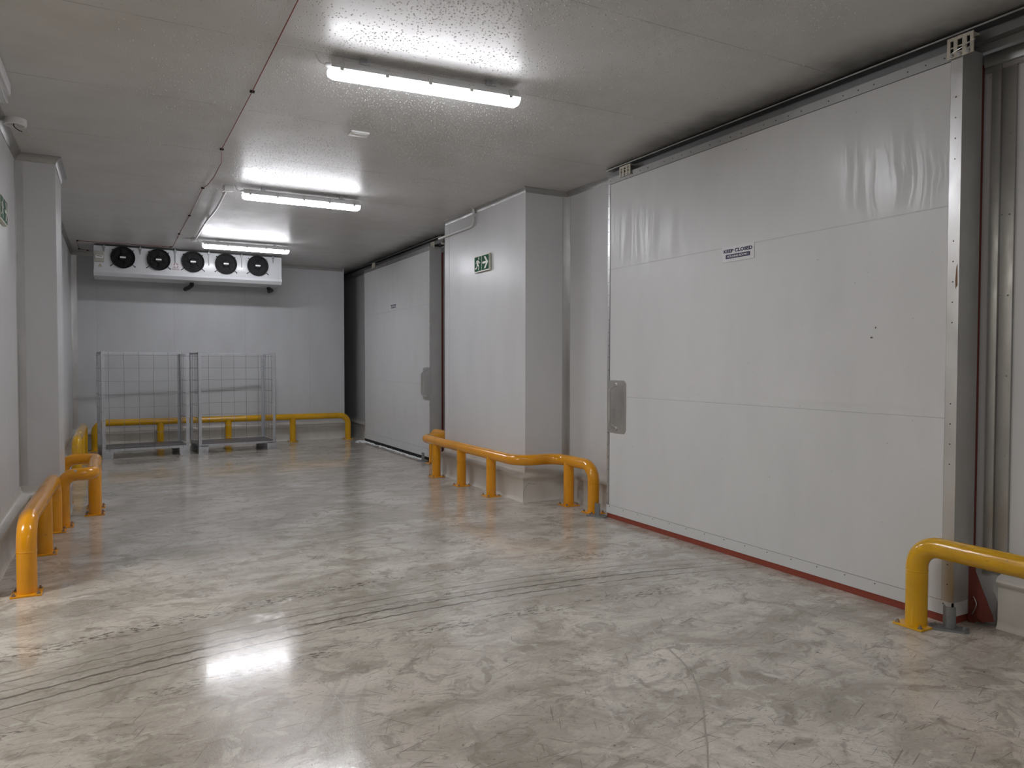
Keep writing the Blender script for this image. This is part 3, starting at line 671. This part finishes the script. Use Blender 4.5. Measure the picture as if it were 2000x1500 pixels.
# ------------------------------------------------------------------ signs
def strip(pts, wd):                                       # thick polyline -> list of quads
    out = []
    for (x0, y0), (x1, y1) in zip(pts, pts[1:]):
        l = math.hypot(x1 - x0, y1 - y0); nx, ny = -(y1 - y0) / l * wd / 2, (x1 - x0) / l * wd / 2
        out.append([(x0 + nx, y0 + ny), (x0 - nx, y0 - ny), (x1 - nx, y1 - ny), (x1 + nx, y1 + ny)])
    return out
def exit_sign(o, u, n, label):
    v = (0, 0, 1); W_, H_ = .40, .195
    t = thing('exit_sign', label, 'exit sign', o, 'green running man signs')
    MB().prism([(-W_ / 2, -H_ / 2), (W_ / 2, -H_ / 2), (W_ / 2, H_ / 2), (-W_ / 2, H_ / 2)], o, u, v, n, 0, .028).build('frame', 'glow', t)
    mb = MB()
    for x0, x1 in ((-W_ / 2 + .01, -.006), (.006, W_ / 2 - .01)): mb.prism([(x0, -H_ / 2 + .012), (x1, -H_ / 2 + .012), (x1, H_ / 2 - .012), (x0, H_ / 2 - .012)], o, u, v, n, .028, .030)
    mb.build('green_face', 'green', t)
    mb = MB(); c = .102
    mb.prism([(c - .075, -.012), (c + .02, -.012), (c - .035, -.07), (c + .005, -.07), (c + .075, 0), (c + .005, .07), (c - .035, .07), (c + .02, .012), (c - .075, .012)], o, u, v, n, .030, .0315)
    mb.build('arrow', 'glow', t)
    mb = MB(); c = -.103; q = lambda P: [(c + a, b) for a, b in P]
    mb.prism([(c + .032 + .014 * math.cos(k * PI / 7), .062 + .014 * math.sin(k * PI / 7)) for k in range(14)], o, u, v, n, .030, .0315)
    mb.prism(q([(.002, .045), (.03, .035), (.01, -.02), (-.02, -.012)]), o, u, v, n, .030, .0315)
    for pl, wd in (([(.024, .036), (.045, .008), (.062, .014)], .011), ([(.006, .042), (-.03, .034), (-.042, .006)], .011), ([(.004, -.012), (.034, -.028), (.024, -.075)], .014), ([(-.01, -.012), (-.028, -.045), (-.066, -.052)], .014)):
        for s_ in strip(q(pl), wd): mb.prism(s_, o, u, v, n, .030, .0314)
    mb.build('running_man', 'glow', t)
    return t
exit_sign((PX - .003, 7.86, 2.68), (0, -1, 0), (-1, 0, 0), 'green exit sign with running man and arrow on the right pillar')
exit_sign((-.78, 6.90, 2.67), (0, 1, 0), (1, 0, 0), 'green exit sign on the left wall, just before its pillar')
def keep_sign(y, z, W_, H_, lower, label):
    o = (DX - .0005, y, z); u, v, n = (0, -1, 0), (0, 0, 1), (-1, 0, 0)
    t = thing('keep_closed_sign', label, 'door sign', o, 'keep closed signs on the doors')
    MB().prism([(-W_ / 2, -H_ / 2), (W_ / 2, -H_ / 2), (W_ / 2, H_ / 2), (-W_ / 2, H_ / 2)], o, u, v, n, 0, .004).build('board', 'signwhite', t)
    P = Vector(o)
    text_mesh('lettering', 'KEEP CLOSED', H_ * .30, 'navy', P + Vector((-.0045, 0, H_ * .19)), u, v, n, .0014, t, W_ * .90)
    w2, z0, z1 = W_ * .38, -H_ * .30, -H_ * .035
    bar = MB().prism([(-w2, z0), (w2, z0), (w2, z1), (-w2, z1)], o, u, v, n, .004, .005).build('name_bar', 'navy', t)
    if lower: text_mesh('lettering', lower, H_ * .19, 'signwhite', P + Vector((-.0055, 0, (z0 + z1) / 2)), u, v, n, .0005, bar, W_ * .66)
    else:
        mb = MB()
        for a, b in ((-.30, -.06), (.02, .30)): mb.prism([(a * W_, (z0 + z1) / 2 - H_ * .05), (b * W_, (z0 + z1) / 2 - H_ * .05), (b * W_, (z0 + z1) / 2 + H_ * .05), (a * W_, (z0 + z1) / 2 + H_ * .05)], o, u, v, n, .005, .0056)
        mb.build('faint_print', 'logopale', bar)
keep_sign(4.096, 2.331, .325, .118, 'HOLDING ROOM 1', 'white keep closed sign for holding room 1 on the near door')
keep_sign(11.95, 2.458, .30, .105, None, 'small keep closed sign on the far door')

# ------------------------------------------------------------------ fan cooler
CY = 13.25
t = thing('air_cooler', 'long white ceiling air cooler with five black fans above the cages', 'air cooler', (1.14, CY, ZC))
CX0, CX1 = -.292, 2.572
MB().box(CX0, CX1, CY, CY + .60, 2.93, 3.335, .008).build('casing', 'cooler', t)
mb = MB().prism([(-.005, 2.955), (-.012, 2.915), (.05, 2.865), (.58, 2.855), (.615, 2.93), (.615, 2.955)], (CX0 - .003, CY, 0), (0, 1, 0), (0, 0, 1), (1, 0, 0), 0, CX1 - CX0 + .006)
for k in range(36): mb.sphere((CX0 + .1 + k * .075, CY - .004, 2.962), .005, 1)
mb.build('drip_tray', 'cooler', t)
for k in range(5):
    fx, fz = .114 + k * .5135, 3.165; o = (fx, CY, fz); n = (0, -1, 0); R = .167
    mb = MB().lathe(o, n, [(R, 0), (R + .004, .03), (R - .002, .036), (R - .012, .034), (R - .016, .010), (.0, .004)], 40)
    f_ = mb.build('fan', 'black', t)
    for j in range(5):
        a = 2 * PI * j / 5 + k; mb = MB()
        P = [(.045, a, .012), (.14, a - .25, .016), (.145, a + .45, .028), (.05, a + .7, .024)]
        vs = [mb.bm.verts.new((fx + r * math.cos(b), CY - d, fz + r * math.sin(b))) for r, b, d in P]; vs2 = [mb.bm.verts.new(v.co + Vector((0, -.002, 0))) for v in vs]
        mb.bm.faces.new(vs); mb.bm.faces.new(vs2[::-1])
        for i in range(4): mb.bm.faces.new((vs[i], vs[(i + 1) % 4], vs2[(i + 1) % 4], vs2[i]))
        mb.build('blade', 'dark', f_)
    mb = MB()
    for rr in (.07, .105, .14, R + .004):
        mb.tube([(fx + rr * math.cos(2 * PI * i / 28), CY - .038, fz + rr * math.sin(2 * PI * i / 28)) for i in range(29)], .0009 if rr < .16 else .0045, 6, False)
    for i in range(8):
        a = 2 * PI * i / 8 + .2; mb.tube([(fx + .04 * math.cos(a), CY - .038, fz + .04 * math.sin(a)), (fx + R * math.cos(a), CY - .038, fz + R * math.sin(a))], .0010, 6)
    for a in (-.68, -PI + .68, .68, PI - .68):
        rr = R + (.055 if a < 0 else .02)
        mb.tube([(fx + R * math.cos(a), CY - .036, fz + R * math.sin(a)), (fx + rr * math.cos(a), CY - .004, fz + rr * math.sin(a))], .005, 6); mb.sphere((fx + rr * math.cos(a), CY - .006, fz + rr * math.sin(a)), .010, 1)
    mb.build('guard', 'dark', f_)
    MB().lathe(o, n, [(.055, .02), (.055, .038), (.045, .046), (0, .046)], 20).build('motor', 'black', f_)
    MB().box(fx - .041, fx + .041, CY - .0485, CY - .046, fz - .0125, fz + .0125).build('motor_label', 'white', f_)
bx = MB().box(-.272, -.150, CY - .05, CY, 3.075, 3.245, .006).build('control_box', 'boxgrey', t)
MB().box(-.262, -.162, CY - .052, CY - .05, 3.135, 3.175).build('label', 'white', bx)
text_mesh('lettering', 'WARNING', .016, 'print', (-.212, CY - .0525, 3.16), (1, 0, 0), (0, 0, 1), (0, -1, 0), .0003, bx, .075) if False else MB().box(-.25, -.175, CY - .0528, CY - .052, 3.157, 3.166).build('print_line', 'print', bx)
tr = MB().prism([(-.028, -.022), (.028, -.022), (0, .027)], (-.205, CY, 3.025), (1, 0, 0), (0, 0, 1), (0, -1, 0), 0, .002).build('warning_triangle', 'print', t)
MB().prism([(-.021, -.018), (.021, -.018), (0, .019)], (-.205, CY, 3.025), (1, 0, 0), (0, 0, 1), (0, -1, 0), .002, .003).build('ground', 'yellowlab', tr)
MB().prism([(.003, .011), (-.006, -.003), (0, -.003), (-.003, -.014), (.006, .0), (.0, .0)], (-.205, CY, 3.025), (1, 0, 0), (0, 0, 1), (0, -1, 0), .003, .004).build('bolt_symbol', 'print', tr)
lg = MB().box(.82, .945, CY - .0015, CY, 3.01, 3.14).build('logo_sticker', 'logopale', t)
mb = MB()
for j in range(4):
    a0 = PI / 2 * j + .35; pts = [(.040 * math.cos(a0 + .9 * i / 6), .040 * math.sin(a0 + .9 * i / 6)) for i in range(7)] + [(.026 * math.cos(a0 + .2 + .9 * i / 6), .026 * math.sin(a0 + .2 + .9 * i / 6)) for i in range(6, -1, -1)]
    mb.prism(pts, (.882, CY, 3.085), (1, 0, 0), (0, 0, 1), (0, -1, 0), .0015, .0025)
mb.build('petal_emblem', 'logo', lg)
mb = MB(); 
for a, b in ((.835, .862), (.866, .893), (.898, .93)): mb.box(a, b, CY - .0025, CY - .0015, 3.030, 3.037)
mb.box(.832, .935, CY - .0025, CY - .0015, 3.018, 3.022); mb.build('print_line', 'logo', lg)
for k, x in enumerate((-.148, .363, .873, 1.388, 1.909, 2.425)):
    mb = MB(); mb.box(x - .018, x + .018, CY - .022, CY, 3.30, 3.338); mb.box(x - .006, x + .006, CY - .016, CY - .004, 3.14 if 1 < k < 5 else 3.25, 3.30); mb.cyl((x, CY - .012, 3.32), (x, CY - .012, ZC), .006, 8)
    mb.sphere((x, CY - .01, 3.13 if 1 < k < 5 else 3.24), .008, 1); mb.build('hanging_bracket', 'galv_dark', t)
mb = MB().tube(fillet([(1.155, CY + .40, 2.86), (1.155, CY + .40, 2.815), (1.12, CY + .60, 2.79), (1.11, YB, 2.815)], .06, 6), .034, 16); mb.build('drain_pipe', 'pipe', t)
mb = MB().tube(fillet([(2.44, CY + .52, 2.86), (2.44, CY + .52, 2.83), (2.54, CY + .78, 2.83), (2.565, YB, 2.85)], .06, 6), .034, 16); mb.build('drain_pipe', 'pipe', t)

# ------------------------------------------------------------------ mesh cages
def cage():
    Wc, Dc, Hc = 1.25, .74, 1.665; a, b = Wc / 2, Dc / 2
    t = thing('mesh_cage', '', 'mesh cage', (0, 0, 0), 'galvanised mesh cages')
    for sx in (-1, 1):
        for sy in (-1, 1):
            mb = MB(); x0 = sx * a; y0 = sy * b
            mb.box(min(x0, x0 - sx * .15), max(x0, x0 - sx * .15), min(y0, y0 - sy * .1), max(y0, y0 - sy * .1), .012, .135, .004); mb.box(min(x0, x0 - sx * .14), max(x0, x0 - sx * .14), min(y0, y0 - sy * .1), max(y0, y0 - sy * .1), 0, .012)
            mb.build('foot', 'galv', t)
            mb = MB(); mb.box(min(x0, x0 - sx * .05), max(x0, x0 - sx * .05), min(y0, y0 - sy * .005), max(y0, y0 - sy * .005), .12, Hc - .004); mb.box(min(x0, x0 - sx * .005), max(x0, x0 - sx * .005), min(y0, y0 - sy * .05), max(y0, y0 - sy * .05), .12, Hc - .004)
            p = mb.build('post', 'galv', t)
            MB().prism([(0, 0), (-sx * .11, 0), (-sx * .11, -sy * .03), (-sx * .03, -sy * .03), (-sx * .03, -sy * .11), (0, -sy * .11)], (x0 + sx * .006, y0 + sy * .006, Hc - .004), (1, 0, 0), (0, 1, 0), (0, 0, 1), 0, .005).build('corner_cap', 'galv', p)
    mb = MB(); mb.box(-a + .05, a - .05, -b, -b + .025, .115, .152); mb.box(-a + .05, a - .05, b - .025, b, .115, .152); mb.box(-a, -a + .025, -b + .05, b - .05, .115, .152); mb.box(a - .025, a, -b + .05, b - .05, .115, .152)
    mb.build('base_frame', 'galv', t)
    MB().box(-a + .012, a - .012, -b + .012, b - .012, .150, .158).build('tray_sheet', 'sheet', t)
    for y0 in (-b, b): MB().box(-a + .05, a - .05, y0 - (.0 if y0 < 0 else .02), y0 + (.02 if y0 < 0 else 0), Hc - .034, Hc - .006).build('top_rail', 'galv', t)
    for x0 in (-a, a): MB().box(x0 - (0 if x0 < 0 else .02), x0 + (.02 if x0 < 0 else 0), -b + .05, b - .05, Hc - .034, Hc - .006).build('top_rail', 'galv', t)
    zs = [.185 + k * .203 for k in range(8)]
    mb = MB()                                            # long side mesh, wires welded outside the posts
    for k in range(6): x = -.525 + k * .21; mb.cyl((x, b + .004, .11), (x, b + .004, Hc - .01), .0027, 6)
    for z in zs: mb.cyl((-a + .012, b + .008, z), (a - .012, b + .008, z), .0027, 6)
    mb.build('long_mesh_panel', 'wire', t)
    for sx in (-1, 1):
        mb = MB(); x = sx * (a + .004)
        for k in range(4): y = -.27 + k * .18; mb.cyl((x, y, .12), (x, y, Hc - .01), .0027, 6)
        for z in zs: mb.cyl((x + sx * .004, -b + .012, z), (x + sx * .004, b - .012, z), .0027, 6)
        mb.build('short_mesh_panel', 'wire', t)
    return t
def place(c, fx, fy, ang):                               # fx, fy: middle of the front edge
    return (fx - math.sin(ang) * .37, fy + math.cos(ang) * .37, 0)
g0 = cage(); an = math.radians(5.2)
g0['label'] = 'right-hand mesh cage, open at the front, beside the left one'
g0.location = place(g0, 1.795, 12.985, an); g0.rotation_euler = (0, 0, an)
an2 = math.radians(6.0)
dup(g0, place(g0, .418, 12.905, an2), an2 + PI, 'left-hand mesh cage with wire mesh across its front')

# ------------------------------------------------------------------ long marks on the floor (scrapes with a shape of their own)
def ribbon(mb, pts, wd, z=.0012):
    P = [Vector((x, y, z)) for x, y in pts]; P = [P[0]] + P[1:]
    L = []; R = []
    for i, p in enumerate(P):
        d = (P[min(i + 1, len(P) - 1)] - P[max(i - 1, 0)]).normalized(); n = Vector((-d.y, d.x, 0)); w_ = wd * (.5 if i in (0, len(P) - 1) else random.uniform(.7, 1.2)) / 2
        L.append(mb.bm.verts.new(p + n * w_)); R.append(mb.bm.verts.new(p - n * w_))
    for i in range(len(P) - 1): mb.bm.faces.new((L[i], L[i + 1], R[i + 1], R[i]))
M['scrape'] = simple('floor_scrape', (.31, .285, .245), .3)
M['scratch'] = simple('floor_scratch', (.12, .105, .09), .4)
mb = MB()
ribbon(mb, [(2.62, 3.20), (2.52, 2.95), (2.45, 2.72), (2.36, 2.55), (2.22, 2.355), (2.10, 2.22), (2.02, 2.12), (1.895, 1.984), (1.8, 1.86)], .007)
ribbon(mb, [(.74, 3.68), (.80, 3.5), (.835, 3.3), (.85, 3.1), (.85, 2.94), (.83, 2.72)], .008)
tag(mb.build('floor_scrape', 'scrape'), 'long curved scrapes in the resin floor in the foreground', 'floor marks', None, 'stuff')
mb = MB()
for k in range(420):
    if k < 270: x, y, a = random.gauss(2.55, .75), random.gauss(1.95, .55), random.gauss(-.95, .25)
    else: x, y, a = random.uniform(-.3, 3.8), random.uniform(2.0, 5.6), random.uniform(-PI, PI)
    if x > 4.0 or x < -.6: continue
    l = abs(random.gauss(.035, .04)) + .01; cv = random.gauss(0, .3)
    ribbon(mb, [(x + l * f_ * math.cos(a + cv * f_), y + l * f_ * math.sin(a + cv * f_)) for f_ in (0, .35, .7, 1)], random.uniform(.0012, .003), .0015)
tag(mb.build('floor_scratches', 'scratch'), 'short dark scratches scattered over the foreground floor', 'floor marks', None, 'stuff')
